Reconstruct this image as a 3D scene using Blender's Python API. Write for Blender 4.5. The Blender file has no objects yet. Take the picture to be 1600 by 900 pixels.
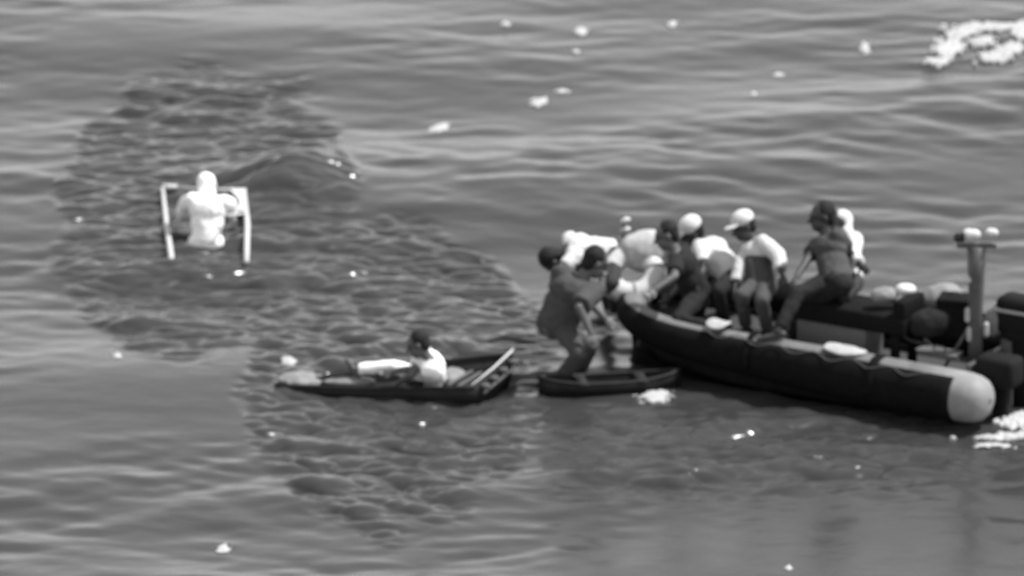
import bpy, bmesh, math, random
import numpy as np
from mathutils import Vector, Matrix, noise

random.seed(4); rng = np.random.default_rng(11)
scn = bpy.context.scene
COL = scn.collection
V = Vector

# ------------------------------------------------------------------ camera
DIST = 125.0; PITCH = math.radians(17); WID = 10.67
cam_d = bpy.data.cameras.new('camera'); cam = bpy.data.objects.new('camera', cam_d); COL.objects.link(cam)
CAM = V((0, -DIST*math.cos(PITCH), DIST*math.sin(PITCH)))
cam.location = CAM; cam.rotation_euler = (math.radians(90)-PITCH, 0, 0)
cam_d.sensor_width = 36; cam_d.lens = 36*DIST/WID
cam_d.clip_start = 5; cam_d.clip_end = 20000
cam_d.dof.use_dof = True; cam_d.dof.focus_distance = 96.0; cam_d.dof.aperture_fstop = 2.3
scn.camera = cam

# ------------------------------------------------------------------ light (a monochrome picture: neutral sky and sun)
SUN_EL = math.radians(60); SUN_AZ = math.radians(80)      # from +Y towards +X
world = bpy.data.worlds.new('World'); scn.world = world; world.use_nodes = True
nt = world.node_tree; nt.nodes.clear()
sky = nt.nodes.new('ShaderNodeTexSky'); sky.sky_type = 'NISHITA'; sky.sun_disc = False
sky.sun_elevation = SUN_EL; sky.sun_rotation = SUN_AZ; sky.dust_density = 0.6
bw = nt.nodes.new('ShaderNodeRGBToBW'); bg = nt.nodes.new('ShaderNodeBackground'); wo = nt.nodes.new('ShaderNodeOutputWorld')
bg.inputs['Strength'].default_value = 0.15
nt.links.new(sky.outputs[0], bw.inputs[0]); nt.links.new(bw.outputs[0], bg.inputs['Color']); nt.links.new(bg.outputs[0], wo.inputs['Surface'])
sun_d = bpy.data.lights.new('sun', 'SUN'); sun_d.energy = 3.0; sun_d.angle = math.radians(0.6)
sun = bpy.data.objects.new('sun', sun_d); COL.objects.link(sun)
sdir = V((math.sin(SUN_AZ)*math.cos(SUN_EL), math.cos(SUN_AZ)*math.cos(SUN_EL), math.sin(SUN_EL)))
sun.rotation_euler = sdir.to_track_quat('Z', 'Y').to_euler(); sun.location = (30, 10, 40)
vs = scn.view_settings; vs.view_transform = 'Standard'; vs.look = 'None'; vs.gamma = 1; vs.use_curve_mapping = False
vs.exposure = 1.05
scn.cycles.max_bounces = 6; scn.cycles.use_denoising = True

# ------------------------------------------------------------------ measuring the place from the photograph
FW = V((0, math.cos(PITCH), -math.sin(PITCH))); RT = V((1, 0, 0)); UP = RT.cross(FW)
def ray(px, py):
    return (FW*DIST + RT*((px-800)*WID/1600) - UP*((py-450)*WID/1600)).normalized()
def G(px, py, z=0.0):
    d = ray(px, py); return CAM + d*((z-CAM.z)/d.z)
def Y(px, py, y):
    d = ray(px, py); return CAM + d*((y-CAM.y)/d.y)
BS = G(1500, 620, .32); BN = G(1010, 520, .42)
BF = V((BN.x-BS.x, BN.y-BS.y, 0)).normalized(); BL = V((BF.y, -BF.x, 0))
if BL.y < 0: BL = -BL
BO = V((BS.x, BS.y, 0))
def K(px, py, w):
    d = ray(px, py); t = (w + BL.dot(BS-CAM))/BL.dot(d); return CAM + d*t
def B(u, w, z): return BO + BF*u + BL*w + V((0, 0, z))

# ------------------------------------------------------------------ materials
def mat(name, col, rough=.7, spec=.3, bump=0, scale=20, var=0.0, metallic=0):
    m = bpy.data.materials.new(name); m.use_nodes = True
    n = m.node_tree; p = n.nodes['Principled BSDF']
    p.inputs['Roughness'].default_value = rough; p.inputs['Metallic'].default_value = metallic
    p.inputs['Specular IOR Level'].default_value = spec
    tc = n.nodes.new('ShaderNodeTexCoord')
    nz = n.nodes.new('ShaderNodeTexNoise'); nz.inputs['Scale'].default_value = scale; nz.inputs['Detail'].default_value = 5
    n.links.new(tc.outputs['Object'], nz.inputs['Vector'])
    mr = n.nodes.new('ShaderNodeMapRange'); mr.inputs['From Min'].default_value = .3; mr.inputs['From Max'].default_value = .7
    mr.inputs['To Min'].default_value = col*(1-var); mr.inputs['To Max'].default_value = min(col*(1+var), .95)
    n.links.new(nz.outputs['Fac'], mr.inputs['Value']); n.links.new(mr.outputs[0], p.inputs['Base Color'])
    if bump:
        b = n.nodes.new('ShaderNodeBump'); b.inputs['Strength'].default_value = bump; b.inputs['Distance'].default_value = .02
        n.links.new(nz.outputs['Fac'], b.inputs['Height']); n.links.new(b.outputs[0], p.inputs['Normal'])
    return m
M = dict(
    skin_dark=mat('skin', .035, .5, .4, .1, 40, .1), skin_mid=mat('skin_lighter', .09, .5, .4, .1, 40, .1),
    skin_pale=mat('skin_pale', .6, .5, .4, .1, 40, .05),
    hair=mat('hair', .012, .7, .2, .4, 90, .3), robe=mat('bright_white_cloth', .85, .85, .2, .5, 14, .04), white=mat('white_cloth', .55, .85, .2, .5, 14, .05),
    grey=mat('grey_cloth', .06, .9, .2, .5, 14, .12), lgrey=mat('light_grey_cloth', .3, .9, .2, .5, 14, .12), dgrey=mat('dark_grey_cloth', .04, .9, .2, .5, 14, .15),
    black=mat('black_cloth', .016, .9, .2, .5, 14, .2),
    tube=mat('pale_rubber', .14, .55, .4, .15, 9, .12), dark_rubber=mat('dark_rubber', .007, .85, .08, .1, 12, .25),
    hull=mat('dark_hull', .014, .6, .2, .15, 7, .3), tube_end=mat('pale_rubber_end', .23, .6, .3, .15, 9, .12), deck=mat('deck', .05, .8, .2, .3, 25, .25),
    panel=mat('grey_panel', .1, .6, .3, .1, 10, .1), cushion=mat('black_vinyl', .008, .9, .1, .1, 20, .2),
    tarp=mat('pale_tarp', .36, .8, .2, .6, 8, .15), mtarp=mat('grey_tarp', .2, .8, .2, .6, 8, .2),
    metal=mat('painted_metal', .07, .5, .5, .05, 20, .15), white_paint=mat('white_paint', .5, .5, .4, .05, 20, .05),
    cowl=mat('engine_cowling', .010, .85, .15, .03, 20, .2), lens=mat('dark_lens', .01, .2, .5), eye=mat('eye', .02, .2, .5),
    wood=mat('dark_boards', .02, .8, .2, .4, 16, .4), foam=mat('foam', .4, .9, .1, .8, 30, .04),
)

# ------------------------------------------------------------------ mesh helpers
class MB:
    def __init__(s): s.v = []; s.f = []
    def add(s, verts, faces):
        o = len(s.v); s.v += [V(p) for p in verts]; s.f += [tuple(i+o for i in f) for f in faces]; return s
    def box(s, c, ax, bev=0):
        "c centre, ax three half-axis vectors"
        a, b, d = [V(x) for x in ax]; c = V(c)
        P = [c+a*i+b*j+d*k for k in (-1, 1) for j in (-1, 1) for i in (-1, 1)]
        F = [(0, 2, 3, 1), (4, 5, 7, 6), (0, 1, 5, 4), (2, 6, 7, 3), (0, 4, 6, 2), (1, 3, 7, 5)]
        if bev:
            bm = bmesh.new(); vv = [bm.verts.new(p) for p in P]
            for f in F: bm.faces.new([vv[i] for i in f])
            bmesh.ops.bevel(bm, geom=bm.edges[:], offset=bev, segments=3, affect='EDGES', profile=.5)
            bm.verts.index_update(); s.add([v.co.copy() for v in bm.verts], [[v.index for v in f.verts] for f in bm.faces]); bm.free()
        else: s.add(P, F)
        return s
    def cone(s, a, b, ra, rb, n=14, capa=True, capb=True, rings=4):
        "round cone between two spheres; flat end where a cap is off"
        a = V(a); b = V(b); d = (b-a); L = d.length
        d = d.normalized() if L > 1e-6 else V((0, 0, 1))
        x = d.orthogonal().normalized(); y = d.cross(x)
        prof = []
        if capa:
            for i in range(rings): t = math.pi/2*(i+.15)/rings; prof.append((a-d*ra*math.cos(t), ra*math.sin(t)))
        prof += [(a, ra), (b, rb)]
        if capb:
            for i in reversed(range(rings)): t = math.pi/2*(i+.15)/rings; prof.append((b+d*rb*math.cos(t), rb*math.sin(t)))
        P = []; F = []
        for c, r in prof:
            for k in range(n): an = 2*math.pi*k/n; P.append(c + x*(r*math.cos(an)) + y*(r*math.sin(an)))
        m = len(prof)
        for i in range(m-1):
            for k in range(n): F.append((i*n+k, i*n+(k+1) % n, (i+1)*n+(k+1) % n, (i+1)*n+k))
        F.append(tuple(reversed(range(n)))); F.append(tuple((m-1)*n+k for k in range(n)))
        return s.add(P, F)
    def path(s, pts, rs, n=12, caps=True):
        if not hasattr(rs, '__len__'): rs = [rs]*len(pts)
        pts = [V(p) for p in pts]; P = []; F = []
        x = None
        for i, p in enumerate(pts):
            d = (pts[min(i+1, len(pts)-1)]-pts[max(i-1, 0)]).normalized()
            if x is None: x = d.orthogonal().normalized()
            x = (x - d*x.dot(d)).normalized(); y = d.cross(x)
            for k in range(n): an = 2*math.pi*k/n; P.append(p + x*(rs[i]*math.cos(an)) + y*(rs[i]*math.sin(an)))
        for i in range(len(pts)-1):
            for k in range(n): F.append((i*n+k, i*n+(k+1) % n, (i+1)*n+(k+1) % n, (i+1)*n+k))
        if caps: F.append(tuple(reversed(range(n)))); F.append(tuple((len(pts)-1)*n+k for k in range(n)))
        return s.add(P, F)
    def ell(s, c, ax, nu=16, nv=10):
        a, b, d = [V(x) for x in ax]; c = V(c); P = [c-d]; F = []
        for j in range(1, nv):
            t = -math.pi/2+math.pi*j/nv
            for i in range(nu): an = 2*math.pi*i/nu; P.append(c+a*(math.cos(t)*math.cos(an))+b*(math.cos(t)*math.sin(an))+d*math.sin(t))
        P.append(c+d)
        for i in range(nu): F.append((0, 1+(i+1) % nu, 1+i))
        for j in range(nv-2):
            for i in range(nu):
                q = 1+j*nu; F.append((q+i, q+(i+1) % nu, q+nu+(i+1) % nu, q+nu+i))
        q = 1+(nv-2)*nu
        for i in range(nu): F.append((q+i, q+(i+1) % nu, len(P)-1))
        return s.add(P, F)
    def mesh(s, name='m', o=V((0, 0, 0))):
        me = bpy.data.meshes.new(name); me.from_pydata([tuple(p-o) for p in s.v], [], s.f); me.update(); return me

TEX = {}
def clouds(size):
    if size not in TEX:
        t = bpy.data.textures.new('clouds', 'CLOUDS'); t.noise_scale = size; t.noise_depth = 2; TEX[size] = t
    return TEX[size]
def fused(mb, voxel, smooth=3, wrinkle=0, wsize=.12, o=V((0, 0, 0)), fac=.5):
    "one continuous surface grown over the given volumes"
    me = mb.mesh('tmp', o); ob = bpy.data.objects.new('tmp', me); COL.objects.link(ob)
    r = ob.modifiers.new('r', 'REMESH'); r.mode = 'VOXEL'; r.voxel_size = voxel
    if smooth: q = ob.modifiers.new('s', 'SMOOTH'); q.factor = fac; q.iterations = smooth
    if wrinkle:
        d = ob.modifiers.new('d', 'DISPLACE'); d.texture = clouds(wsize); d.strength = wrinkle; d.mid_level = .5; d.texture_coords = 'LOCAL'
    dg = bpy.context.evaluated_depsgraph_get(); dg.update()
    out = bpy.data.meshes.new_from_object(ob.evaluated_get(dg)); bpy.data.objects.remove(ob); bpy.data.meshes.remove(me)
    return out
def link(name, me, m, parent=None, loc=None, smooth=True):
    o = bpy.data.objects.new(name, me); COL.objects.link(o)
    me.materials.clear(); me.materials.append(m)
    if smooth: me.polygons.foreach_set('use_smooth', [True]*len(me.polygons))
    if parent is not None: o.parent = parent
    elif loc is not None: o.location = loc
    return o
def tag(o, label=None, cat=None, group=None, kind=None):
    for k, v in (('label', label), ('category', cat), ('group', group), ('kind', kind)):
        if v: o[k] = v
    return o
def empty(name, loc, label, cat, group=None):
    o = bpy.data.objects.new(name, None); COL.objects.link(o); o.location = loc; o.empty_display_size = .1
    return tag(o, label, cat, group)
def part(name, mb, m, root, smooth=True):
    return link(name, mb.mesh(name, V(root.location)), m, root, smooth=smooth)
def sub(name, mb, m, par, root, smooth=True):
    return link(name, mb.mesh(name, V(root.location)), m, par, smooth=smooth)
def sharp(o, ang=35):
    me = o.data
    try: me.set_sharp_from_angle(angle=math.radians(ang))
    except Exception: pass
    return o

# ------------------------------------------------------------------ water
C1 = V((325, 325)); C2 = V((620, 575))
def spaced(lo, hi, step, far, g=1.07):
    a = list(np.arange(lo, hi+step/2, step)); s = step; r = [a[-1]]
    while r[-1] < far: s = min(s*g, 900); r.append(r[-1]+s)
    s = step; l = [a[0]]
    while l[-1] > -far: s = min(s*g, 900); l.append(l[-1]-s)
    return np.array(l[:0:-1]+a+r[1:])
c1 = G(325, 325); c2 = G(620, 575)
def spectrum_tile(N, L, l0, l1, lpk, spread, seed, wind=math.pi/2):
    "periodic patch of wind sea of side L, normalised to rms slope 1; returns height and the two horizontal pulls that sharpen crests"
    R = np.random.default_rng(seed)
    kx = np.fft.fftfreq(N, L/N)*2*math.pi; KX, KY = np.meshgrid(kx, kx); K2 = np.sqrt(KX**2+KY**2); K2[0, 0] = 1e-6
    lam = 2*math.pi/K2; band = (1/(1+np.exp(-(lam-l0)/(.12*l0))))*(1/(1+np.exp((lam-l1)/(.12*l1))))
    th = np.arctan2(KY, KX)-wind; D = np.abs(np.cos(th))**spread+.03
    kp = 2*math.pi/lpk; P = K2**-3.6*np.exp(-.7*(kp/K2)**2)*D*band; P[0, 0] = 0
    Z = (R.normal(size=(N, N))+1j*R.normal(size=(N, N)))*np.sqrt(P)
    h = np.fft.ifft2(Z).real; F = np.fft.fft2(h)
    gx = np.fft.ifft2(1j*KX*F).real; gy = np.fft.ifft2(1j*KY*F).real; sc = 1/math.sqrt((gx**2+gy**2).mean())
    dx = np.fft.ifft2(-1j*KX/K2*F).real; dy = np.fft.ifft2(-1j*KY/K2*F).real
    return h*sc, dx*sc, dy*sc, L
def sample(t, X, Yy, ang, ox=0, oy=0):
    h, dx, dy, L = t; N = h.shape[0]; c, s_ = math.cos(ang), math.sin(ang)
    U = ((X*c+Yy*s_+ox)/L*N) % N; W = ((-X*s_+Yy*c+oy)/L*N) % N
    i0 = np.floor(U).astype(int) % N; j0 = np.floor(W).astype(int) % N; fu = U-np.floor(U); fw = W-np.floor(W); i1 = (i0+1) % N; j1 = (j0+1) % N
    def bl(a): return (a[j0, i0]*(1-fu)+a[j0, i1]*fu)*(1-fw)+(a[j1, i0]*(1-fu)+a[j1, i1]*fu)*fw
    H_, A, B_ = bl(h), bl(dx), bl(dy)
    return H_, A*c-B_*s_, A*s_+B_*c
T_SWELL = spectrum_tile(512, 61, 4.0, 16, 9, 4, 3)
T_OPEN = spectrum_tile(1024, 23.7, .34, 3.2, 1.5, 4, 7)
T_GUST = spectrum_tile(256, 67, 2.5, 14, 7, 3, 44)
T_CHOP = spectrum_tile(1024, 17.3, .14, 2.2, .85, 5, 21)
T_CHOP2 = spectrum_tile(1024, 13.1, .15, 1.6, .75, 3, 33)
def waves(X, Yy, sp, full=False):
    "height of the sea: long swell, wind waves and two areas of steep chop round the small craft"
    r1 = np.sqrt(((X-c1.x)/1.62)**2+((Yy-c1.y)/5.75)**2); r2 = np.sqrt(((X-c2.x)/1.60)**2+((Yy-c2.y)/5.2)**2)
    wob = .02*np.sin(2.9*X+1.3*Yy)+.03*np.sin(2.9*Yy-2.7*X+1)+.03*np.sin(6.1*X+2.3*Yy); r1 = r1+wob; r2 = r2+wob
    sm = lambda r: np.clip((1.05-r)/.14, 0, 1)
    m1 = sm(r1); m2 = sm(r2); m1 = m1*m1*(3-2*m1); m2 = m2*m2*(3-2*m2); m = np.maximum(m1, m2)
    q = G(1190, 700); dm = np.exp(-(((X-q.x)/2.2)**2)**1.5-(((Yy-q.y)/1.5)**2)**1.5)
    fine = lambda l: np.clip(l/(sp*3)-1, 0, 1)
    H = np.zeros_like(X); DX = np.zeros_like(X); DY = np.zeros_like(X)
    gu = sample(T_GUST, X, Yy, .2, 9, 4)[0]; gu = np.clip(.9+.55*gu/T_GUST[0].std(), .25, 2.2)
    r1 += 0
    for t, amp, ch, an, l in ((T_SWELL, .035*(1-.3*m), .8, .10, 8), (T_OPEN, OPEN_SLOPE*gu*(1-.4*m), .45, -.05, .9), (T_CHOP, CHOP1*m1*(1-m2)+.36*dm, 1.1, .06, .3), (T_CHOP2, CHOP2*m2, 1.1, -.10, .3)):
        h, a, b = sample(t, X, Yy, an, 3.3, 1.7); k = amp*fine(l); H += h*k; DX += a*k*ch; DY += b*k*ch
    # the steep swell behind the man in the frame and the trough before him
    q = G(462, 285); H += .27*(.35+.65*m1)*np.exp(-((X-q.x)/.62)**2-((Yy-q.y-.15*(X-q.x))/.70)**2)
    q = G(290, 452); H += m1*(-.10*np.exp(-((X-q.x)/.9)**2-((Yy-q.y)/.5)**2) + .07*np.exp(-((X-q.x)/1.1)**2-((Yy-q.y-.6)/.45)**2))
    q = G(250, 490); H += .06*m1*np.exp(-((X-q.x)/.8)**2-((Yy-q.y+.35)/.35)**2)
    # calm, pressed down under the hulls
    def press(cx, cy, ax, lx, ly, d):
        nonlocal H, DX, DY
        U = (X-cx)*math.cos(ax)+(Yy-cy)*math.sin(ax); W = -(X-cx)*math.sin(ax)+(Yy-cy)*math.cos(ax)
        r = (np.abs(U/lx)**4+np.abs(W/ly)**4); t = np.clip((1.5-r)/1.0, 0, 1); t = t*t*(3-2*t)
        H = H*(1-t)-d*t; DX = DX*(1-t); DY = DY*(1-t)
    ab = math.atan2(BF.y, BF.x); bc = B(2.0, .85, 0); press(bc.x, bc.y, ab, 1.9, .8, .15)
    press(-1.0, -3.40, 0, .98, .40, .12); cc = G(965, 594); press(cc.x, cc.y, math.atan2(.2, 1.4), .55, .16, .12)
    return (H, DX, DY) if full else H
OPEN_SLOPE = .053; CHOP1 = .29; CHOP2 = .32
xs = spaced(-7.2, 7.2, .022, 7000); ys = spaced(-10.2, 13.6, .024, 7000)
X, Yy = np.meshgrid(xs, ys); SPX, SPY = np.meshgrid(np.gradient(xs), np.gradient(ys))
SPm = np.maximum(SPX, SPY)
H, DX_, DY_ = waves(X, Yy, SPm, True)
def wz(x, y):
    return float(waves(np.array([[x]]), np.array([[y]]), np.array([[.03]]))[0, 0])
ny, nx = X.shape
me = bpy.data.meshes.new('sea')
me.vertices.add(nx*ny); me.vertices.foreach_set('co', np.stack([X+DX_, Yy+DY_, H], -1).astype(np.float32).ravel())
idx = np.arange(nx*ny).reshape(ny, nx)
q = np.stack([idx[:-1, :-1], idx[:-1, 1:], idx[1:, 1:], idx[1:, :-1]], -1).reshape(-1, 4)
me.loops.add(q.size); me.loops.foreach_set('vertex_index', q.ravel().astype(np.int32))
me.polygons.add(len(q)); me.polygons.foreach_set('loop_start', np.arange(0, q.size, 4, dtype=np.int32))
me.polygons.foreach_set('use_smooth', np.ones(len(q), bool)); me.update(calc_edges=True)
wm = bpy.data.materials.new('sea_water'); wm.use_nodes = True; n = wm.node_tree; p = n.nodes['Principled BSDF']
p.inputs['Roughness'].default_value = .2; p.inputs['IOR'].default_value = 1.33; p.inputs['Specular IOR Level'].default_value = .46
tc = n.nodes.new('ShaderNodeTexCoord'); mp = n.nodes.new('ShaderNodeMapping'); mp.inputs['Scale'].default_value = (.7, 1.3, 1)
n.links.new(tc.outputs['Object'], mp.inputs['Vector'])
nz = n.nodes.new('ShaderNodeTexNoise'); nz.inputs['Scale'].default_value = .55; nz.inputs['Detail'].default_value = 6; nz.inputs['Roughness'].default_value = .6
n.links.new(mp.outputs[0], nz.inputs['Vector'])
mr = n.nodes.new('ShaderNodeMapRange'); mr.inputs['From Min'].default_value = .3; mr.inputs['From Max'].default_value = .7
mr.inputs['To Min'].default_value = .030; mr.inputs['To Max'].default_value = .040
n.links.new(nz.outputs['Fac'], mr.inputs['Value']); n.links.new(mr.outputs[0], p.inputs['Base Color'])
nb = n.nodes.new('ShaderNodeTexNoise'); nb.inputs['Scale'].default_value = 7; nb.inputs['Detail'].default_value = 4
n.links.new(mp.outputs[0], nb.inputs['Vector'])
bp = n.nodes.new('ShaderNodeBump'); bp.inputs['Strength'].default_value = .25; bp.inputs['Distance'].default_value = .02
n.links.new(nb.outputs['Fac'], bp.inputs['Height']); n.links.new(bp.outputs[0], p.inputs['Normal'])
sea = link('sea', me, wm); tag(sea, 'grey rippled open sea', None, None, 'structure')

# ------------------------------------------------------------------ rigid inflatable boat
BG = 'small craft on the water'
rib = empty('inflatable_boat', B(2.1, .85, 0), 'large dark-sided inflatable boat with pale rubber tubes crowded with people', 'boat', BG)
L1 = 3.0; UB = 4.2; BEAM = 1.7
def centre(t):
    "near tube from the stern round the bow and back along the far side, t in 0..1"
    s = t*2 if t <= .5 else (1-t)*2
    a = min(s/.62, 1); 
    if s <= .62: u, w = L1*a, 0
    else:
        th = (s-.62)/.38*math.pi/2; u = L1+(UB-L1)*math.sin(th); w = .85*(1-math.cos(th))
    z = .33 + .14*max(0, (u/UB))**1.8
    if t > .5: w = BEAM-w
    return B(u, w, z), u
NT = 72; TR = .255
pts = []; rs = []
for i in range(NT+1):
    c, u = centre(i/NT); pts.append(c); rs.append(TR-.11*max(0, (u-1.2)/3.0))
def sternend(p, w):
    out = []
    for d, k in ((.02, 1.0), (.10, .985), (.19, .93), (.26, .82), (.31, .62), (.335, .38), (.345, .12)): out.append((V(p)-BF*d+V((0, 0, -.01*d)), TR*k))
    return out
e1 = sternend(pts[0], 0); e2 = sternend(pts[-1], BEAM)
P = [a for a, _ in reversed(e1)]+pts+[a for a, _ in e2]; R_ = [b for _, b in reversed(e1)]+rs+[b for _, b in e2]
tube = part('inflatable_tube', MB().path(P, R_, 28), M['tube'], rib)
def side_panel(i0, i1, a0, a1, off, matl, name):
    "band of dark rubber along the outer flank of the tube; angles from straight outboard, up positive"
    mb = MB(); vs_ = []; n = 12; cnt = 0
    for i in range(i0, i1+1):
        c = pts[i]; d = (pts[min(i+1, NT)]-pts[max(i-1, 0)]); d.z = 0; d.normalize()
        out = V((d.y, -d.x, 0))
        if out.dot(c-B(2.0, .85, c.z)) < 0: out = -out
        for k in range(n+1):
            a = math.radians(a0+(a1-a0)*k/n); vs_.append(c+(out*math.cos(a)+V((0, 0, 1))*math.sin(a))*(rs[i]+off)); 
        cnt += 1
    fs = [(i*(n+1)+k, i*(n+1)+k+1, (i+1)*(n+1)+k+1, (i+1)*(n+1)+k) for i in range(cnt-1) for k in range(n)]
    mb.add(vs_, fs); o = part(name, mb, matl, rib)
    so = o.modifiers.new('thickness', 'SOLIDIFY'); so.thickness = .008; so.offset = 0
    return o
# paler sleeve on the stern end of each tube
for nm, src, ee in (('tube_end', 0, e1), ('tube_end', NT, e2)):
    P2 = [a for a, _ in reversed(ee)]; R2 = [b+.002 for _, b in reversed(ee)]; q0 = pts[src]; q1 = pts[4 if src == 0 else NT-4]
    P2 += [q0, q1]; R2 += [TR+.002, TR+.002]
    part(nm, MB().path(P2, R2, 28), M['tube_end'], rib)
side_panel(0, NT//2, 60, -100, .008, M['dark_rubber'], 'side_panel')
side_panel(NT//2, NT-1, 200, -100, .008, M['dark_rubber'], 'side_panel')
# rigid hull under the tubes, deck, transom
mb = MB(); st = []
for i in range(13):
    u = .05+(UB+.02)*i/12; k = max(0, (u-2.4)/(UB-2.4)); half = (.80*(1-k**4))+.03; zk = -.28+.14*k**2.6; zc = .12+.26*k**1.8
    st.append([B(u, .85-half, zc+.12), B(u, .85-half*.96, zc-.1), B(u, .85, zk), B(u, .85+half*.96, zc-.1), B(u, .85+half, zc+.12)])
vs_ = [p for s in st for p in s]
fs = [(i*5+k, i*5+k+1, (i+1)*5+k+1, (i+1)*5+k) for i in range(12) for k in range(4)]+[(0, 1, 2, 3, 4)]
part('hull', mb.add(vs_, fs), M['hull'], rib)
mb = MB(); top = []; 
DZ = .20
for i in range(13):
    u = .12+(UB-.3)*i/12; k = max(0, (u-2.4)/(UB-2.4)); half = .76*(1-k**2.2)+.02; z = DZ+.20*k
    top += [B(u, .85-half, z), B(u, .85+half, z)]
mb.add(top, [(2*i, 2*i+1, 2*i+3, 2*i+2) for i in range(12)])
dk = part('deck', mb, M['deck'], rib); so = dk.modifiers.new('t', 'SOLIDIFY'); so.thickness = .02
part('transom', MB().box(B(.05, .85, .36), (BF*.03, BL*.60, V((0, 0, .22))), .01), M['metal'], rib)
# strap round the near tube, grab lines with patches
i = 0
def strap(u, w, n0='strap', wid=.05, r=.014, m='dark_rubber', a0=-20, a1=200):
    c, _ = None, None
    t = u/L1*.62/2
    c, _ = centre(t if w == 0 else 1-t); rr = TR+r; mbb = MB(); vv = []
    for s in (-1, 1):
        for k in range(25):
            a = math.radians(a0+(a1-a0)*k/24); vv.append(c+BF*(s*wid)+(-BL*math.cos(a)+V((0, 0, 1))*math.sin(a))*rr)
    mbb.add(vv, [(k, k+1, 26+k, 25+k) for k in range(24)]); o = part(n0, mbb, M[m], rib)
    so = o.modifiers.new('t', 'SOLIDIFY'); so.thickness = .014
strap(.92, 0); strap(2.35, 0, wid=.03, r=.008)
gl = MB(); 
for a in range(7):
    t0 = (.5+a*.42)/L1*.31
    for b in range(7):
        pass
line = []
for a in range(61):
    u = .3+a/60*2.6; c, _ = centre(u/L1*.31); sag = .5-.5*math.cos(a/60*2*math.pi*6)
    an = math.radians(58-16*sag); line.append(c+(-BL*math.cos(an)+V((0, 0, 1))*math.sin(an))*(TR+.012+.012*sag))
part('grab_line', MB().path(line, .006, 6), M['panel'], rib)
# bench console
con = empty('bench_console', B(1.6, .72, DZ), 'black padded bench on a grey box in the inflatable boat under the seated man', 'bench')
part('seat_cushion', MB().box(B(1.58, .72, .76), (BF*.66, BL*.23, V((0, 0, .10))), .04), M['cushion'], con)
part('base_box', MB().box(B(1.78, .72, .43), (BF*.40, BL*.19, V((0, 0, .225))), .015), M['panel'], con)
part('backrest', MB().box(B(.99, .72, .93), (BF*.07, BL*.22, V((0, 0, .10))), .03), M['cushion'], con)
for w in (.54, .90): part('leg', MB().box(B(1.04, w, .43), (BF*.045, BL*.03, V((0, 0, .225))), .01), M['cushion'], con)
# mast with lamps
def lamp_mast():
    b = B(.30, .60, DZ); r = empty('light_mast', b, 'dark stern mast of the inflatable boat with white lamps on its crossbar', 'mast')
    top = Y(1526, 384, b.y); b = V((top.x, b.y, DZ)); r.location = b
    part('pole', MB().path([b, b.lerp(top, .55), b.lerp(top, .8), top], [.075, .07, .085, .10], 16), M['metal'], r)
    part('crossbar', MB().box(top+V((0, 0, .01)), (V((.20, 0, 0)), V((0, .05, 0)), V((0, 0, .022))), .008), M['metal'], r)
    def lamp(px, py, rx, rz, m, cap='lens'):
        c = Y(px, py, b.y-.02); o = part('lamp', MB().cone(c-V((rx*.4, 0, 0)), c+V((rx*.4, 0, 0)), rz, rz*.9, 16), M[m], r)
        if cap: sub('lens', MB().ell(c-V((rx*.4+rz*.75, .02, 0)), ((.02, 0, 0), (0, rz*.7, 0), (0, 0, rz*.7))), M[cap], o, r)
    lamp(1518, 367, .09, .065, 'white_paint'); lamp(1550, 364, .05, .05, 'white_paint', None); lamp(1500, 371, .05, .05, 'lens', None)
    part('bracket', MB().path([Y(1526, 437, b.y), Y(1508, 437, b.y-.02)], .012, 8), M['metal'], r)
    c = Y(1507, 437, b.y-.03); part('side_lamp', MB().cone(c-V((.05, 0, 0)), c+V((.05, 0, 0)), .038, .038), M['white_paint'], r)
    for px, py in ((1512, 492), (1515, 522), (1541, 515)):
        c = Y(px, py, b.y-.03); part('handle', MB().cone(c-V((0, 0, .05)), c+V((0, 0, .05)), .03, .03), M['tarp'], r)
    part('brace', MB().path([b+BF*.45, b.lerp(top, .5)], .018, 8), M['metal'], r)
lamp_mast()
# outboard
ob = empty('outboard_motor', B(-.12, .98, 0), 'black outboard motor with tall cowling on the transom of the inflatable boat', 'motor')
c = B(-.16, .98, .95)
mbx = MB().box(c, (BF*.24, BL*.16, V((0, 0, .20))), .09).box(c-V((0, 0, .14))-BF*.02, (BF*.20, BL*.14, V((0, 0, .12))), .05)
part('cowling', mbx, M['cowl'], ob)
part('leg', MB().box(B(-.20, .98, .40), (BF*.10, BL*.07, V((0, 0, .42))), .03), M['cowl'], ob)
part('bracket', MB().box(B(-.04, .98, .52), (BF*.06, BL*.11, V((0, 0, .16))), .02), M['metal'], ob)
part('tiller', MB().path([c-V((0, 0, .1))+BF*.2, c-V((0, 0, .06))+BF*.62], [.03, .022], 10), M['cowl'], ob)
part('cowl_band', MB().box(c+V((0, 0, .06)), (BF*.243, BL*.163, V((0, 0, .02))), .01), M['tarp'], ob)
ob2 = empty('outboard_motor', B(-.12, .45, 0), 'low black outboard motor beside the rounded stern end of the near tube', 'motor')
c = B(-.22, .42, .52)
part('cowling', MB().box(c, (BF*.22, BL*.16, V((0, 0, .16))), .07), M['cowl'], ob2)
part('leg', MB().box(B(-.25, .42, .10), (BF*.09, BL*.06, V((0, 0, .34))), .03), M['cowl'], ob2)
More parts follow.
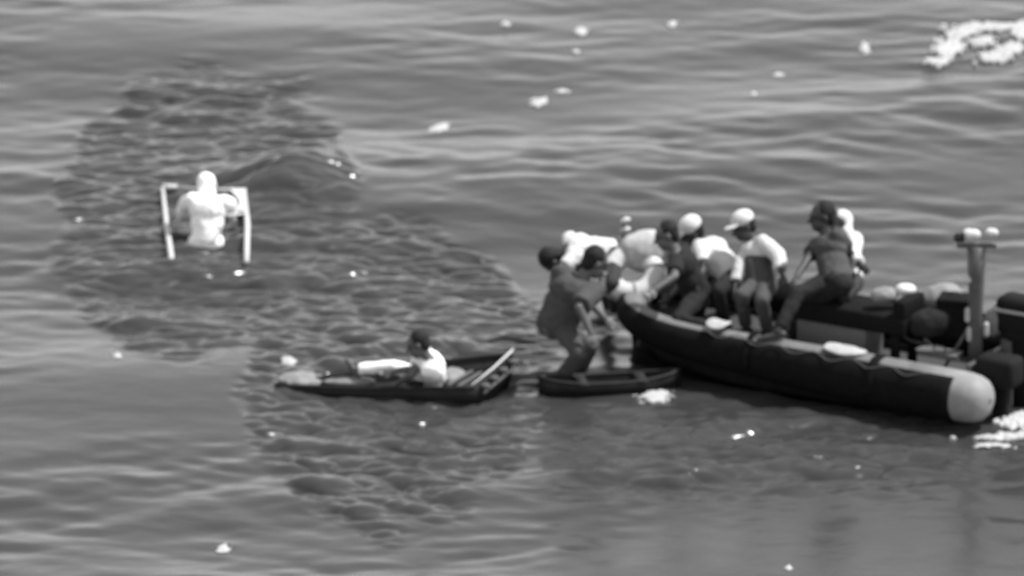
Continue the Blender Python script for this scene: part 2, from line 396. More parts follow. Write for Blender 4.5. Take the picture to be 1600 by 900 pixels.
# loose gear aboard
def case(px, py, w, hl, hw, hz, m, label, yaw=0, name='storage_case', cat='case'):
    c = K(px, py, w); r = empty(name, c-V((0, 0, hz)), label, cat)
    a = BF*math.cos(yaw)+BL*math.sin(yaw); b2 = -BF*math.sin(yaw)+BL*math.cos(yaw)
    part('body', MB().box(c-V((0, 0, hz*.15)), (a*hl, b2*hw, V((0, 0, hz*.85))), .02), M[m], r)
    part('lid', MB().box(c+V((0, 0, hz*.83)), (a*(hl*1.04), b2*(hw*1.04), V((0, 0, hz*.17))), .012), M[m], r)
    part('handle', MB().path([c+V((0, 0, hz))-a*.07, c+V((0, 0, hz+.04))-a*.05, c+V((0, 0, hz+.04))+a*.05, c+V((0, 0, hz))+a*.07], .01, 8), M['metal'], r)
case(1492, 492, .95, .16, .15, .20, 'cushion', 'black case close behind the light mast', -.3)
case(1468, 552, .50, .22, .09, .03, 'panel', 'flat grey case on the deck at the foot of the light mast', .0)
def sack(pos, ax, m, label, name='sack', cat='sack', wr=.05, vox=.02, knots=True, extra=()):
    mb = MB(); c = V(pos); a, b, d = [V(x) for x in ax]
    mb.ell(c, (a, b, d), 20, 12)
    for i in range(7):
        t = random.uniform(0, 6.28); k = random.uniform(.45, .75)
        mb.ell(c+a*(math.cos(t)*.55)+b*(math.sin(t)*.55)+d*random.uniform(-.35, .25), (a*k*.6, b*k*.6, d*k*.8), 12, 8)
    for e in extra: mb.ell(*e)
    o_ = c-d; me_ = fused(mb, vox, 4, wr, .11, o=o_)
    o = link(name, me_, M[m], loc=o_); tag(o, label, cat)
    return o
def knot(o, p, d, m):
    mb = MB().cone(p, p+d*.6, .035, .02).cone(p+d*.5, p+d, .02, .045)
    link('tied_neck', mb.mesh('k', V(o.location)), M[m], o)
o = sack(K(1012, 392, 1.15), ((.30, .06, .04), (-.03, .22, 0), (-.05, 0, .22)), 'tarp', 'big pale sack lying on the bow beyond the white life ring', wr=.03)
knot(o, K(1044, 378, 1.15), V((.1, 0, .05)), 'tarp')
# life ring
def life_ring(c, nrm, R0, r0, label):
    nrm = V(nrm).normalized(); x = nrm.orthogonal().normalized(); y = nrm.cross(x)
    r = empty('life_ring', c, label, 'life ring')
    mb = MB(); P = []; F = []; n1, n2 = 40, 14
    for i in range(n1):
        a = 2*math.pi*i/n1; rad = x*math.cos(a)+y*math.sin(a)
        for k in range(n2):
            b = 2*math.pi*k/n2; P.append(c+rad*(R0+r0*math.cos(b))+nrm*(r0*.8*math.sin(b)))
    for i in range(n1):
        for k in range(n2): F.append((i*n2+k, ((i+1) % n1)*n2+k, ((i+1) % n1)*n2+(k+1) % n2, i*n2+(k+1) % n2))
    part('ring', MB().add(P, F), M['white_paint'], r)
    for q in range(4):
        a = math.pi/4+q*math.pi/2; mb = MB(); pp = []
        rad = x*math.cos(a)+y*math.sin(a); tan = nrm.cross(rad)
        for k in range(13): b = 2*math.pi*k/12; pp.append(c+rad*(R0+(r0+.006)*math.cos(b))+nrm*((r0*.8+.006)*math.sin(b)))
        part('band', MB().path(pp, .012, 6), M['lgrey'], r)
    lp = [c+(x*math.cos(a)+y*math.sin(a))*(R0+r0+.02+.02*abs(math.sin(2*a))) for a in np.linspace(0, 6.283, 41)]
    part('grab_rope', MB().path(lp, .008, 6), M['lgrey'], r)
life_ring(K(988, 427, .85), (-.10, -.66, .75), .23, .105, 'white life ring leaning on the bow in front of the pale sack')
def cloth(pts4, m, label, thick=.015, n=14, wr=.03, name='folded_cloth', cat='cloth'):
    "a soft folded cloth lying over what is under it; pts4 = corner points"
    a, b, c, d = [V(p) for p in pts4]; mb = MB(); vv = []
    cen = (a+b+c+d)/4
    for j in range(n+1):
        for i in range(n+1):
            s, t = i/n, j/n; p = (a*(1-s)+b*s)*(1-t)+(d*(1-s)+c*s)*t
            k = noise.noise(p*7)*wr+noise.noise(p*19)*wr*.4
            vv.append(p+V((noise.noise(p*4+V((9, 0, 0)))*.04, 0, k+.03*math.sin(math.pi*s)*math.sin(math.pi*t))))
    mb.add(vv, [(j*(n+1)+i, j*(n+1)+i+1, (j+1)*(n+1)+i+1, (j+1)*(n+1)+i) for j in range(n) for i in range(n)])
    o = link(name, mb.mesh('c', cen), M[m], loc=cen); tag(o, label, cat)
    s_ = o.modifiers.new('t', 'SOLIDIFY'); s_.thickness = thick*2; ss = o.modifiers.new('s', 'SUBSURF'); ss.levels = 1; ss.render_levels = 1
    return o
def tube_cloth(u0, u1, a0, a1, m, label, th=.02):
    "cloth draped round the near tube"
    n = 16; vv = []; cen = B((u0+u1)/2, 0, .6)
    for j in range(n+1):
        for i in range(n+1):
            ss_, tt_ = 2*i/n-1, 2*j/n-1; x_ = ss_*math.sqrt(1-tt_*tt_*.42); y_ = tt_*math.sqrt(1-ss_*ss_*.42)
            y_ += .10*noise.noise(V((ss_*2, tt_*2, u0))); u = (u0+u1)/2+(u1-u0)/2*y_; c, _ = centre(u/L1*.31)
            a = math.radians((a0+a1)/2+(a1-a0)/2*x_); p = c+(-BL*math.cos(a)+V((0, 0, 1))*math.sin(a))*(TR+.03)
            vv.append(p+(p-c).normalized()*(noise.noise(p*9)*.016))
    mb = MB().add(vv, [(j*(n+1)+i, j*(n+1)+i+1, (j+1)*(n+1)+i+1, (j+1)*(n+1)+i) for j in range(n) for i in range(n)])
    o = link('draped_cloth', mb.mesh('c', cen), M[m], loc=cen); tag(o, label, 'cloth'); s_ = o.modifiers.new('t', 'SOLIDIFY'); s_.thickness = th
tube_cloth(1.08, 1.55, 62, 115, 'tarp', 'pale cloth draped over the near tube left of the dark strap')
tube_cloth(2.66, 2.90, 60, 112, 'tarp', 'small pale cloth on the near tube below the man in the white cap')
sack(K(1382, 461, .72), ((.15, .02, 0), (0, .12, 0), (0, 0, .085)), 'mtarp', 'grey bag on the right end of the black bench', 'bag', 'bag', .02, .015)
sack(K(1415, 452, .85), ((.11, 0, .0), (0, .10, 0), (0, 0, .06)), 'white', 'small white bag at the back of the black bench', 'bag', 'bag', .02, .015)
sack(K(1455, 503, .75), ((.24, .02, .02), (0, .17, 0), (0, 0, .15)), 'black', 'black kit bag on the deck just left of the light mast', 'bag', 'bag', .04, .018)
sack(K(1472, 468, 1.15), ((.24, .03, 0), (0, .18, 0), (0, 0, .17)), 'mtarp', 'light grey sack piled behind the black kit bag', 'sack', 'sack', .03, .02)
sack(K(1555, 500, .9), ((.12, .0, .06), (0, .10, 0), (-.02, 0, .16)), 'mtarp', 'grey sack between the light mast and the tall motor', 'sack', 'sack', .02, .02)
# hoses and cables round the stern
for k_, (a_, b_, w_) in enumerate((((1515, 555), (1590, 520), .9), ((1440, 530), (1525, 560), .6), ((1400, 500), (1452, 535), .8))):
    p0 = K(a_[0], a_[1], w_); p1 = K(b_[0], b_[1], w_+.1); L_ = [p0.lerp(p1, t)+V((.03*math.sin(9*t+k_), .03*math.cos(7*t), -.10*math.sin(math.pi*t))) for t in np.linspace(0, 1, 18)]
    o = link('hose', MB().path(L_, .014, 8).mesh('h', p0), M['panel' if k_ else 'cushion'], loc=p0)
    tag(o, ('dark hose running from the mast foot to the tall motor', 'thin grey hose on the deck in front of the black kit bag', 'thin grey hose hanging from the black bench to the deck')[k_], 'hose')
# antenna with two small white caps, on the far tube
ab_ = K(974, 420, 1.55); r = empty('signal_pole', ab_, 'short thin pole with two small white caps standing at the bow', 'pole')
part('pole', MB().path([ab_, Y(974, 335, ab_.y)], [.016, .012], 8), M['metal'], r)
for py in (344, 359): part('cap', MB().ell(Y(977, py, ab_.y), ((.055, 0, .01), (0, .04, 0), (0, 0, .03))), M['white_paint'], r)
# rope bits on the bow
for (a, b_, z_) in (((945, 490), (985, 503), 0), ((975, 497), (1018, 512), 0)):
    p0 = K(a[0], a[1], .45); p1 = K(b_[0], b_[1], .25)
rp = [K(948+7.5*i, 487+3.6*i+3*math.sin(i*1.7), .62-.03*i) for i in range(11)]
o = link('coiled_rope', MB().path(rp, .028, 8).mesh('r', rp[5]), M['mtarp'], loc=rp[5]); tag(o, 'pale rope lying along the bow of the inflatable boat', 'rope')

# ------------------------------------------------------------------ people
def reach(a, px, py, L, sgn):
    "joint at distance L from a, seen at pixel (px,py); sgn -1 nearer, +1 farther"
    d = ray(px, py); t0 = (a-CAM).dot(d); c = CAM+d*t0; off = c-a; r2 = L*L-off.length_squared
    if r2 <= 0: return a+off.normalized()*L
    return c+d*(sgn*math.sqrt(r2))
PSC = 1.07
def person(root, label, s=1.0, spine=None, head=None, face=(-1, 0, 0), sh=(0, 1, 0), hp=(0, 1, 0), arms=(), legs=(), feet=None,
           skin='skin_dark', shirt='grey', trousers='black', cap=None, hair='hair', sleeve=1.0, vest=None, group='people in the inflatable boat', hood=False, front_shade=None, bare_shin=False, loose=0.0, soft=3, wrk=.022):
    if group == 'people in the inflatable boat': s *= PSC
    pel = V(root); nk = reach(pel, spine[0], spine[1], .48*s, spine[2]); hd = reach(nk, head[0], head[1], .20*s, head[2])
    sd = (nk-pel).normalized(); sh = V(sh).normalized(); sh = (sh-sd*sh.dot(sd)*.7).normalized(); hp = V(hp).normalized()
    fr = sh.cross(sd); fc = V(face).normalized()
    if fr.dot(fc) < 0: fr = -fr
    shs = [nk-sd*.045*s+sh*(.165*s*k) for k in (-1, 1)]; hips = [pel+hp*(.085*s*k) for k in (-1, 1)]
    body = MB(); C = body.cone
    C(pel-sd*.02*s, pel+sd*.12*s, .115*s, .105*s); C(hips[0], hips[1], .10*s, .10*s)
    mid = pel.lerp(nk, .45); ch = pel.lerp(nk, .75)
    body.ell(mid, (sh*.135*s, fr*.10*s, sd*.17*s)); body.ell(ch, (sh*.165*s, fr*.115*s, sd*.16*s)); C(shs[0], shs[1], .062*s, .062*s)
    C(nk-sd*.03*s, hd-(hd-nk)*.3, .058*s, .055*s)
    hs = 1.18; s0 = s; s = s*hs
    # head: cranium, jaw, nose, brow, ears, lips
    up = (hd-nk).normalized(); up = (up*.6+V((0, 0, 1))*.4-fc*.0).normalized(); fz = (fc-up*fc.dot(up)).normalized(); sx = up.cross(fz)
    body.ell(hd+up*.02*s-fz*.012*s, (sx*.074*s, fz*.093*s, up*.095*s)); body.ell(hd-up*.055*s+fz*.03*s, (sx*.055*s, fz*.062*s, up*.062*s))
    body.cone(hd+fz*.082*s+up*.012*s, hd+fz*.108*s-up*.022*s, .009*s, .016*s, 8); body.ell(hd+fz*.075*s+up*.03*s, (sx*.045*s, fz*.018*s, up*.012*s), 10, 6)
    body.ell(hd+fz*.085*s-up*.052*s, (sx*.024*s, fz*.012*s, up*.011*s), 10, 6)
    for k in (-1, 1): body.ell(hd+sx*k*.078*s-up*.005*s, (sx*.010*s, fz*.02*s, up*.03*s), 10, 6)
    s = s0; wr_ = []; sl = MB(); tr = MB(); shoes = []
    S_ = .024*s+loose*.5
    for i, A in enumerate(arms):
        e = reach(shs[i], A[0], A[1], .275*s, A[2]); w = reach(e, A[3], A[4], .245*s, A[5])
        C(shs[i], e, .050*s, .040*s); C(e, w, .040*s, .027*s)
        hdn = (w-e).normalized(); ps = hdn.orthogonal().normalized(); pn = hdn.cross(ps)
        palm = w+hdn*.055*s
        body.ell(palm, (ps*.040*s, pn*.018*s, hdn*.055*s), 12, 8)
        for q, (off, ln) in enumerate(((-.030, .070), (-.010, .082), (.011, .076), (.031, .060))):
            b0 = w+hdn*.085*s+ps*off*s; k1 = b0+(hdn*.92+pn*.25+ps*off*2).normalized()*ln*.55*s; k2 = k1+(hdn*.6+pn*.8).normalized()*ln*.5*s
            body.cone(b0-hdn*.02*s, k1, .0095*s, .0088*s, 8, rings=2); body.cone(k1, k2, .0088*s, .0075*s, 8, rings=2)
        t0 = w+hdn*.03*s+ps*.030*s; t1 = t0+(ps*.75+hdn*.65).normalized()*.045*s; body.cone(t0, t1, .013*s, .011*s, 8, rings=2); body.cone(t1, t1+(hdn*.9+pn*.3)*.03*s, .011*s, .009*s, 8, rings=2)
        if sleeve > 0:
            sl.cone(shs[i], e if sleeve >= .5 else shs[i].lerp(e, sleeve*2), .050*s+S_, .043*s+S_, 16, True, sleeve > .5)
            if sleeve > .5: sl.cone(e, e.lerp(w, (sleeve-.5)*1.9), .043*s+S_, .034*s+S_*.9, 16, True, False)
    for i, A in enumerate(legs):
        kn = reach(hips[i], A[0], A[1], .415*s, A[2]); an = reach(kn, A[3], A[4], .40*s, A[5])
        C(hips[i], kn, .088*s, .056*s); C(kn, kn.lerp(an, .4), .056*s, .054*s); C(kn.lerp(an, .4), an, .054*s, .036*s)
        fd = V(feet[i] if feet else (-1, 0, -.1)).normalized(); C(an-fd*.04*s-V((0, 0, .03*s)), an+fd*.10*s-V((0, 0, .045*s)), .036*s, .030*s); C(an+fd*.10*s-V((0, 0, .045*s)), an+fd*.18*s-V((0, 0, .052*s)), .032*s, .022*s)
        tr.cone(hips[i], kn, .098*s+.01, .070*s, 16); 
        tr.cone(kn, kn.lerp(an, .30 if bare_shin else .9), .070*s, .060*s, 16, True, False)
    rootp = V((pel.x, pel.y, pel.z-.1*s))
    me_ = fused(body, .0085, 3, o=rootp); o = link('person', me_, M[skin], loc=rootp); tag(o, label, 'person', group)
    # shirt
    lo = pel+sd*.01*s
    sl.cone(lo, mid, .128*s+loose, .118*s+loose, 18, False, True); sl.ell(mid, (sh*(.150*s+loose), fr*(.118*s+loose), sd*.17*s)); sl.ell(ch, (sh*(.180*s+loose), fr*(.130*s+loose), sd*.155*s)); sl.cone(shs[0], shs[1], .078*s, .078*s)
    sl.cone(hips[0].lerp(lo, .3)+sd*.03, hips[1].lerp(lo, .3)+sd*.03, .11*s, .11*s, 16)
    me_ = fused(sl, .011, soft, wrk, .13 if wrk > .025 else .09, o=rootp); link('shirt', me_, M[shirt], o)
    tr.cone(hips[0], hips[1], .112*s, .112*s, 16); tr.cone(pel, pel+sd*.07*s, .122*s, .118*s, 16, True, False)
    if legs: me_ = fused(tr, .011, 3, .018, .09, o=rootp); link('trousers', me_, M[trousers], o)
    # hair or cap
    s = s*hs; hm = MB(); hm.ell(hd+up*.034*s-fz*.028*s, (sx*.084*s, fz*.088*s, up*.088*s)); hm.ell(hd-up*.015*s-fz*.05*s, (sx*.075*s, fz*.055*s, up*.075*s))
    if cap != 'only' and not hood: me_ = fused(hm, .009, 1, .014, .03, o=rootp); link('hair', me_, M[hair], o)
    if hood:
        hm.ell(hd-up*.09*s-fz*.035*s, (sx*.085*s, fz*.075*s, up*.09*s)); me_ = fused(hm, .010, 3, .012, .07, o=rootp); link('hood', me_, M[hood], o)
    if cap:
        cm = MB(); cm.ell(hd+up*.062*s-fz*.020*s, (sx*.092*s, fz*.100*s, up*.076*s)); cm.ell(hd+up*.045*s+fz*.095*s, (sx*.065*s, fz*.07*s, up*.012*s))
        me_ = fused(cm, .008, 2, .004, .05, o=rootp); link('cap', me_, M[cap], o)
    for k in (-1, 1):
        c = hd+fz*.078*s+sx*k*.031*s+up*.012*s; link('eye', MB().ell(c, (sx*.013*s, fz*.010*s, up*.009*s), 10, 6).mesh('e', rootp), M['eye'], o)
    s = s0
    if front_shade:  # grey layer over the lower shirt, colouring in the shade below sunlit shoulders
        vm = MB(); vm.cone(lo-sd*.07*s, mid, .138*s+loose, .136*s+loose, 18, False, False); vm.ell(mid+sd*.03*s, (sh*(.162*s+loose), fr*(.138*s+loose), sd*.15*s)); me_ = fused(vm, .012, 3, .02, .12, o=rootp); link('shirt_front_shade', me_, M[front_shade], o)
    if vest:
        vm = MB(); vm.ell(ch, (sh*.205*s, fr*.160*s, sd*.15*s)); vm.cone(shs[0].lerp(shs[1], .12), shs[0].lerp(shs[1], .88), .098*s, .098*s)
        me_ = fused(vm, .012, 3, .02, .12, o=rootp); link('life_vest', me_, M[vest], o)
    if 'verbose' in globals(): pass
    print('PERSON %-30s pel z %.2f neck z %.2f head z %.2f' % (label[:30], pel.z, nk.z, hd.z))
    return o
F_, N_ = 1, -1
# A  leaning over the bow in a white shirt
person(K(958, 396, 1.05), 'person in a white shirt bending far over the bow with a dark head hanging low', spine=(888, 386, N_), head=(856, 412, N_), face=(-.8, -.2, -.6), sh=(.15, 1, .1), hp=(.1, 1, 0),
       arms=((872, 428, N_, 885, 462, N_), (905, 425, F_, 925, 455, F_)), legs=((958, 444, N_, 960, 492, F_), (945, 450, F_, 955, 490, F_)), shirt='white', trousers='dgrey', sleeve=.3, loose=.015)
# B  stepping up from the canoe
person(Y(868, 508, -3.05), 'person in a grey shirt crouching in the narrow canoe and reaching up to the bow', spine=(906, 436, N_), head=(940, 400, N_), face=(.9, .2, -.1), sh=(1, -.55, 0), hp=(.8, -.8, 0),
       arms=((918, 470, N_, 948, 500, F_), (905, 480, N_, 925, 525, N_)), s=1.18, legs=((928, 545, F_, 900, 592, F_), (905, 552, N_, 872, 596, F_)), feet=((1, .1, -.1), (1, 0, -.1)), shirt='grey', trousers='grey', skin='skin_mid', sleeve=.45, loose=.065, group='people between canoe and boat')
# C  dark clothes kneeling
person(K(1090, 462, .62), 'dark-haired person in dark clothes kneeling near the bow and reaching down', spine=(1058, 396, N_), head=(1034, 356, N_), face=(-.9, -.3, -.5), sh=(.3, 1, 0), hp=(.2, 1, 0),
       arms=((1054, 432, N_, 1024, 452, N_), (1078, 430, F_, 1048, 462, N_)), legs=((1060, 500, N_, 1112, 512, N_), (1085, 508, F_, 1128, 508, F_)), feet=((1, .3, -.3), (1, .3, -.3)), shirt='black', trousers='black', skin='skin_mid', sleeve=.35, loose=.02)
# D
person(K(1148, 432, 1.10), 'person in a white shirt and white cap bending forward behind the kneeling one', spine=(1102, 380, F_), head=(1080, 362, N_), face=(-.9, -.3, -.4), sh=(.2, 1, 0), hp=(.2, 1, 0),
       arms=((1100, 418, N_, 1090, 440, N_), (1125, 405, F_, 1105, 430, N_)), legs=((1122, 455, N_, 1132, 506, F_), (1170, 450, F_, 1150, 500, F_)), shirt='white', trousers='black', cap='white', sleeve=.4, loose=.02)
# E
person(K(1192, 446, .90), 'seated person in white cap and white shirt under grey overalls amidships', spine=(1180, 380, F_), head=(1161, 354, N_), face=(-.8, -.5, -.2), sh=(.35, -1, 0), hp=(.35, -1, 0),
       arms=((1158, 415, N_, 1148, 448, N_), (1215, 398, N_, 1222, 428, N_)), legs=((1158, 462, N_, 1166, 512, F_), (1190, 470, N_, 1200, 518, F_)), shirt='white', trousers='grey', cap='white', front_shade='grey', sleeve=.9, loose=.02)
# G
person(K(1326, 438, 1.20), 'person in white sitting close behind the man on the bench', spine=(1318, 376, F_), head=(1312, 350, F_), face=(-.7, -.4, -.1), sh=(.5, -1, 0), hp=(.4, -1, 0),
       arms=((1300, 405, N_, 1290, 425, N_), (1332, 400, N_, 1345, 414, N_)), legs=((1290, 450, N_, 1290, 500, F_), (1320, 460, N_, 1325, 505, F_)), shirt='white', trousers='dgrey', hood='white', sleeve=.9, loose=.02)
# F
person(K(1308, 440, .68), 'dark-haired person in a grey T-shirt sitting high on the black bench', s=1.06, spine=(1291, 372, F_), head=(1284, 338, N_), face=(-.9, -.35, -.15), sh=(.55, -1, 0), hp=(.45, -1, 0),
       arms=((1262, 405, N_, 1245, 432, N_), (1330, 398, F_, 1338, 414, F_)), legs=((1246, 460, N_, 1216, 518, N_), (1262, 475, F_, 1238, 528, F_)), shirt='grey', trousers='black', sleeve=.3, loose=.025)

# ------------------------------------------------------------------ narrow canoe at the bow
def shell(stations, closed_stern, m, root, inner_m, th=.025, rim_m=None):
    "hull from stations of 7 points gunwale-chine-keel-chine-gunwale; inner skin and rim follow"
    n = len(stations[0]); vs_ = [p for s in stations for p in s]
    fs = [(i*n+k, i*n+k+1, (i+1)*n+k+1, (i+1)*n+k) for i in range(len(stations)-1) for k in range(n-1)]
    if closed_stern: o = (len(stations)-1)*n; fs.append(tuple(o+k for k in range(n)))
    ob_ = part('hull', MB().add(vs_, fs), m, root); s_ = ob_.modifiers.new('t', 'SOLIDIFY'); s_.thickness = th; s_.offset = 0
    for idx_ in (0, n-1):
        part('gunwale', MB().path([s[idx_]+V((0, 0, .008)) for s in stations], .02, 8), rim_m or m, root)
    return ob_
ca = G(842, 599, .11); cb = G(1062, 587, .11); cd = (cb-ca); cl = cd.length; cd.normalize(); cn = V((-cd.y, cd.x, 0)).normalized()
canoe = empty('canoe', (ca+cb)/2-V((0, 0, .13)), 'low dark narrow canoe lying against the bow of the inflatable boat', 'boat', BG)
sts = []
for i in range(17):
    t = i/16; c = ca.lerp(cb, t); hw = .17*max(0.02, math.sin(math.pi*min(max(t, .001), .999))**.6); e = abs(2*t-1)**3*.06; z = .11+e
    sts.append([V((c.x, c.y, z))-cn*hw, V((c.x, c.y, z*.45))-cn*hw*.96, V((c.x, c.y, -.03+e))-cn*hw*.6, V((c.x, c.y, -.05+e)), V((c.x, c.y, -.03+e))+cn*hw*.6, V((c.x, c.y, z*.45))+cn*hw*.96, V((c.x, c.y, z))+cn*hw])
shell(sts, False, M['hull'], canoe, M['wood'])
for t in (.3, .72): c = ca.lerp(cb, t); part('thwart', MB().box(V((c.x, c.y, .12)), (cd*.05, cn*.19, V((0, 0, .01)))), M['wood'], canoe)
# ------------------------------------------------------------------ skiff with the seated man
bow = G(430, 603, .06); sn = G(742, 606, .17); sf = G(800, 554, .27)
skiff = empty('skiff', (bow+sn+sf)/3-V((0, 0, .15)), 'small dark wedge-shaped skiff with a wide pale-railed stern carrying one seated man', 'boat', BG)
sts = []
for i in range(19):
    t = i/18; k = 1-(1-t)**1.7
    base = bow.lerp((sn+sf)/2, t); near = V((bow.x+(sn.x-bow.x)*t, 0, 0)); far = V((bow.x+(sf.x-bow.x)*t, 0, 0))
    ny_ = bow.y+(sn.y-bow.y)*k; fy = bow.y+(sf.y-bow.y)*k; zn = .06+.11*t; zf = .06+.21*t
    a = V((near.x, ny_, zn)); b = V((far.x, fy, zf)); m_ = (a+b)/2; zb = -.05-.03*math.sin(math.pi*t)
    def q(f, z): p_ = a.lerp(b, f); return V((p_.x, p_.y, z))
    sts.append([a, q(.03, zn*.3), q(.10, zb), q(.5, zb-.01), q(.90, zb), q(.97, zf*.3), b])
hull = shell(sts, True, M['hull'], skiff, M['wood'])
mb = MB(); vv = []
for i in range(2, 18):
    s = sts[i]; vv += [s[0].lerp(s[6], .06).xy.to_3d()+V((0, 0, .015)), s[0].lerp(s[6], .94).xy.to_3d()+V((0, 0, .015))]
mb.add(vv, [(2*i, 2*i+1, 2*i+3, 2*i+2) for i in range(15)]); fl = part('floor_boards', mb, M['wood'], skiff); s_ = fl.modifiers.new('t', 'SOLIDIFY'); s_.thickness = .015
part('stern_rail', MB().path([sn+V((-.03, 0, .03)), sn.lerp(sf, .5)+V((0, 0, .035)), sf+V((0, 0, .04)), sf+V((.02, .05, .045))], [.009, .012, .015, .018], 10), M['white_paint'], skiff)
part('lower_rail', MB().path([sn+V((.09, 0, -.06)), sf+V((.10, 0, -.07))], .014, 8), M['metal'], skiff)
for t in (.12, .35, .6, .85): part('rail_bracket', MB().box(sn.lerp(sf, t)+V((.06, 0, -.03)), (V((.045, 0, 0)), V((0, .02, 0)), V((0, 0, .03)))), M['panel'], skiff)
s = sts[12]; part('thwart', MB().box((s[0]+s[6])/2-V((0, 0, .03)), (V((.07, 0, 0)), (s[6]-s[0])*.48, V((0, 0, .012)))), M['wood'], skiff)
person(Y(674, 590, -3.50), 'dark-haired man in a white shirt sitting in the small skiff with legs stretched out', s=1.0, spine=(672, 562, N_), head=(652, 537, F_), face=(-.9, -.1, -.45), sh=(.3, -1, .05), hp=(.1, -1, 0),
       arms=((644, 586, N_, 622, 598, F_), (650, 575, F_, 615, 580, F_)), legs=((618, 584, F_, 560, 592, F_), (612, 572, F_, 555, 577, F_)), feet=((-.5, 0, .9), (-.5, 0, .9)), shirt='robe', trousers='robe', skin='skin_mid', sleeve=.3, loose=.02, bare_shin=False, group='people in the skiff')
sack(G(470, 594, .07), ((.24, 0, 0), (0, .20, 0), (0, 0, .07)), 'mtarp', 'crumpled light grey tarpaulin heap in the narrow end of the skiff', 'tarpaulin', 'tarpaulin', .06, .02)
sack(G(545, 596, .07), ((.28, 0, 0), (0, .10, 0), (0, 0, .045)), 'mtarp', 'low rolled grey blanket beside the man\'s feet in the skiff', 'blanket', 'blanket', .03, .015)
sack(G(706, 588, .09), ((.16, 0, 0), (0, .22, 0), (0, 0, .07)), 'mtarp', 'light grey bundle behind the seated man\'s back in the skiff', 'bundle', 'bundle', .04, .02)
for (a, b_) in (((700, 602), (738, 580)), ((716, 604), (752, 582))):
    p0 = G(*a, .13); p1 = G(*b_, .15); o = link('loose_plank', MB().box((p0+p1)/2, ((p1-p0)/2, V((.02, 0, 0)), V((0, 0, .012)))).mesh('p', p0), M['panel'], loc=p0, smooth=False)
    tag(o, 'pale plank lying in the skiff nearest the bundle' if a[0] == 700 else 'pale plank lying in the skiff nearest the stern rail', 'plank', 'planks in the skiff')

# ------------------------------------------------------------------ man in the floating frame
fz_ = .10
FLp = G(254, 293, fz_); FRp = G(382, 298, fz_); NLp = G(268, 402, .07); NRp = G(385, 408, .08)
fr_ = empty('floating_frame', (FLp+FRp+NLp+NRp)/4-V((0, 0, .06)), 'open rectangle of white poles floating in choppy water round the man in white', 'frame', BG)
part('side_pole', MB().path([FLp, FLp.lerp(NLp, .5)+V((-.01, 0, .02)), NLp-V((0, 0, .02)), NLp+(NLp-FLp)*.06-V((0, 0, .10))], [.020, .026, .030, .018], 12), M['white_paint'], fr_)
part('side_pole', MB().path([FRp, FRp.lerp(NRp, .5)+V((.02, 0, .02)), NRp-V((0, 0, .01))], [.018, .030, .030], 12), M['white_paint'], fr_)
part('cross_pole', MB().path([FLp, FLp.lerp(FRp, .5)+V((0, 0, .01)), FRp], .011, 10), M['white_paint'], fr_)
part('corner_brace', MB().path([FLp+V((.16, 0, .01)), FLp, ], [.02, .045], 10), M['white_paint'], fr_)
bk = Y(376, 312, FRp.y-.35); 
part('corner_plate', MB().add([FRp+V((-.16, 0, .03)), FRp+V((.02, 0, .03)), G(384, 330, .12), G(370, 328, .12), G(374, 314, .12)], [(0, 1, 2, 3, 4)]), M['white_paint'], fr_)
fr_.children[-1].modifiers.new('t', 'SOLIDIFY').thickness = .03
hand_p = Y(357, 336, -.0)
rp = [G(384, 366, .10), G(372, 372, .06), G(358, 376, .04), G(344, 374, .06)]
part('rope', MB().path(rp, .012, 6), M['mtarp'], fr_)
yb = G(322, 384).y
pr = person(Y(322, 380, yb), 'person all in white with a white hood, waist-deep inside the floating frame', spine=(326, 308, F_), head=(325, 291, F_), face=(.45, .85, -.2), sh=(-1, .1, .08), hp=(-1, .05, 0),
       arms=((358, 320, F_, 364, 340, F_), (290, 318, F_, 281, 340, F_)), legs=((316, 430, F_, 316, 470, N_), (328, 430, F_, 330, 470, N_)), feet=((0, 1, -.2), (0, 1, -.2)), shirt='robe', trousers='robe', skin='skin_pale', hood='robe', sleeve=.85, loose=.03, soft=10, wrk=.03, s=1.0, group='man in the floating frame')
part('tie_rod', MB().path([Y(356, 337, yb-.1), G(384, 333, .12)], .014, 8), M['white_paint'], fr_)

# ------------------------------------------------------------------ foam
def foam(px, py, wpx, hpx, label, n=14, seed=0, tilt=0, group='small white foam patches on the open water', hz=.05):
    R = random.Random(seed*7+px); c = G(px, py); c.z = wz(c.x, c.y)
    mb = MB(); wm_ = wpx/150/2; dm = hpx/150/2/math.sin(PITCH)*.8
    for i in range(n*16):
        t = max(-1, min(1, R.gauss(0, .42))); a = max(-1, min(1, R.gauss(0, .4)))
        x = c.x+wm_*t; y = c.y+dm*a+tilt*wm_*t*3; z = wz(x, y); k = (1-.6*abs(t))*R.uniform(.5, 1)
        mb.ell((x, y, z+.004), ((wm_*.13*k+.009, 0, 0), (0, dm*.13*k+.009, 0), (0, 0, hz*.4*k)), 8, 6)
    me_ = fused(mb, .010, 0, .01, .04, o=c); o = link('foam_patch', me_, M['foam'], loc=c); tag(o, label, 'foam', group); return o
foam(790, 38, 20, 10, 'small foam fleck at the top, left of two others', 6, 1)
foam(908, 48, 26, 18, 'round foam fleck at the top middle above a fainter one', 7, 2)
foam(900, 82, 14, 8, 'faint little foam fleck just below the round one', 5, 3)
foam(1050, 34, 22, 14, 'foam fleck at the top right of the round one', 6, 4)
foam(1352, 77, 18, 26, 'upright narrow foam fleck left of the big breaking crest', 6, 5)
foam(843, 158, 38, 18, 'slanting foam patch above the lone long one', 8, 6, .25)
foam(878, 142, 40, 8, 'thin broken foam streak beside the slanting patch', 5, 7, hz=.03)
foam(686, 197, 48, 16, 'long slanting foam patch nearest the two small craft', 9, 8, .22)
foam(1217, 115, 26, 9, 'flat foam fleck right of the top middle', 5, 9, hz=.03)
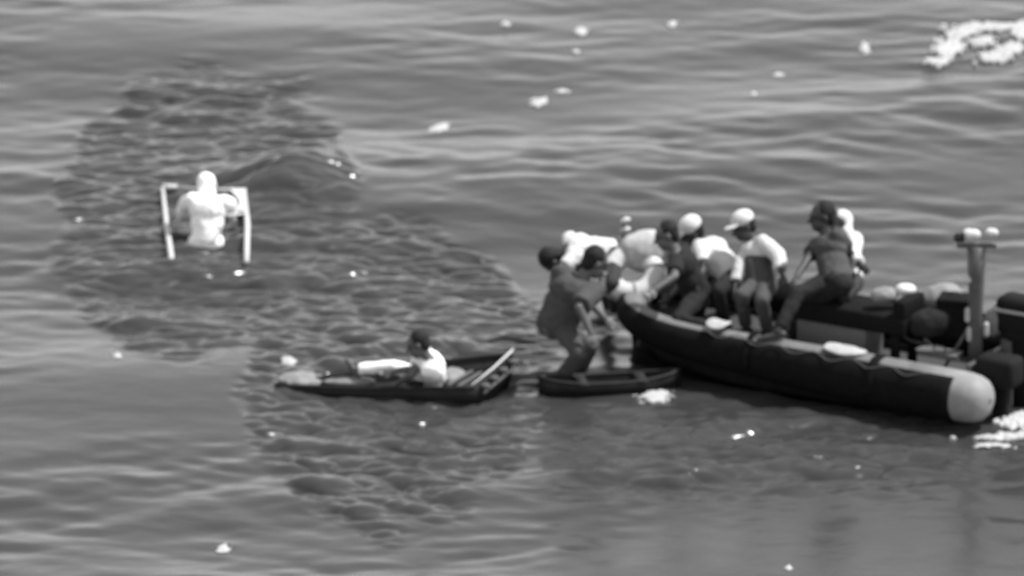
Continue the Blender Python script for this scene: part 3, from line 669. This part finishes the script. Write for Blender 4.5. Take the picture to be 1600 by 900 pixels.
foam(1178, 148, 18, 10, 'dim foam fleck below the flat one', 5, 10, hz=.025)
foam(183, 565, 16, 12, 'tiny foam fleck at lower left beyond the frame', 5, 11)
foam(349, 850, 26, 14, 'foam fleck alone near the bottom left', 6, 12)
foam(1022, 620, 62, 24, 'bright foam patch just in front of the canoe and dark hull', 10, 13, hz=.06)
foam(1232, 893, 14, 8, 'tiny foam fleck at the very bottom', 4, 14)
foam(452, 572, 26, 14, 'dim foam splash behind the narrow end of the skiff', 8, 15, hz=.06)
foam(1278, 725, 22, 10, 'small foam fleck in the dark water under the hull', 5, 16, hz=.03)
foam(1085, 748, 16, 8, 'small foam fleck in the dark water left of the hull shade', 5, 17, hz=.03)
foam(1340, 412+330, 10, 5, 'pinpoint foam fleck right of the dark water', 3, 18, hz=.02)
# breaking crest top right and the wake at the stern
def crest(segs, label, seed, hz=.10, name='breaking_crest'):
    R = random.Random(seed); c = G(segs[0][0], segs[0][1]); mb = MB()
    for (px, py, rx, ry) in segs:
        for i in range(130):
            q_ = G(px+R.gauss(0, .75)*rx, py+R.gauss(0, .45)*ry); z = wz(q_.x, q_.y); k = R.uniform(.4, 1)
            mb.ell((q_.x, q_.y, z+.01), ((rx/150*.22*k+.01, 0, 0), (0, ry/44*.22*k+.01, 0), (0, 0, hz*.4*k)), 8, 6)
    me_ = fused(mb, .012, 0, .02, .05, o=c); o = link(name, me_, M['foam'], loc=c); tag(o, label, 'foam', 'broken white water')
crest([(1462, 102, 12, 5), (1483, 82, 16, 14), (1500, 58, 14, 8), (1530, 48, 26, 7), (1565, 44, 30, 6), (1595, 48, 18, 8), (1552, 95, 16, 8), (1575, 82, 14, 7), (1535, 72, 12, 5), (1598, 62, 10, 9)], 'large ragged white breaking crest at the far right', 3)
crest([(1560, 686, 26, 3), (1590, 684, 30, 4), (1585, 666, 16, 8), (1602, 658, 16, 10)], 'white wake water under the stern of the inflatable boat', 5, name='wake_foam')
crest([(1550, 704, 16, 3)], 'thin wake streak just below the main stern wake', 6, .03, name='wake_foam')
crest([(868, 612, 14, 3), (895, 613, 12, 2)], 'thin pale foam streak along the near side of the canoe', 8, .02, name='wake_foam')
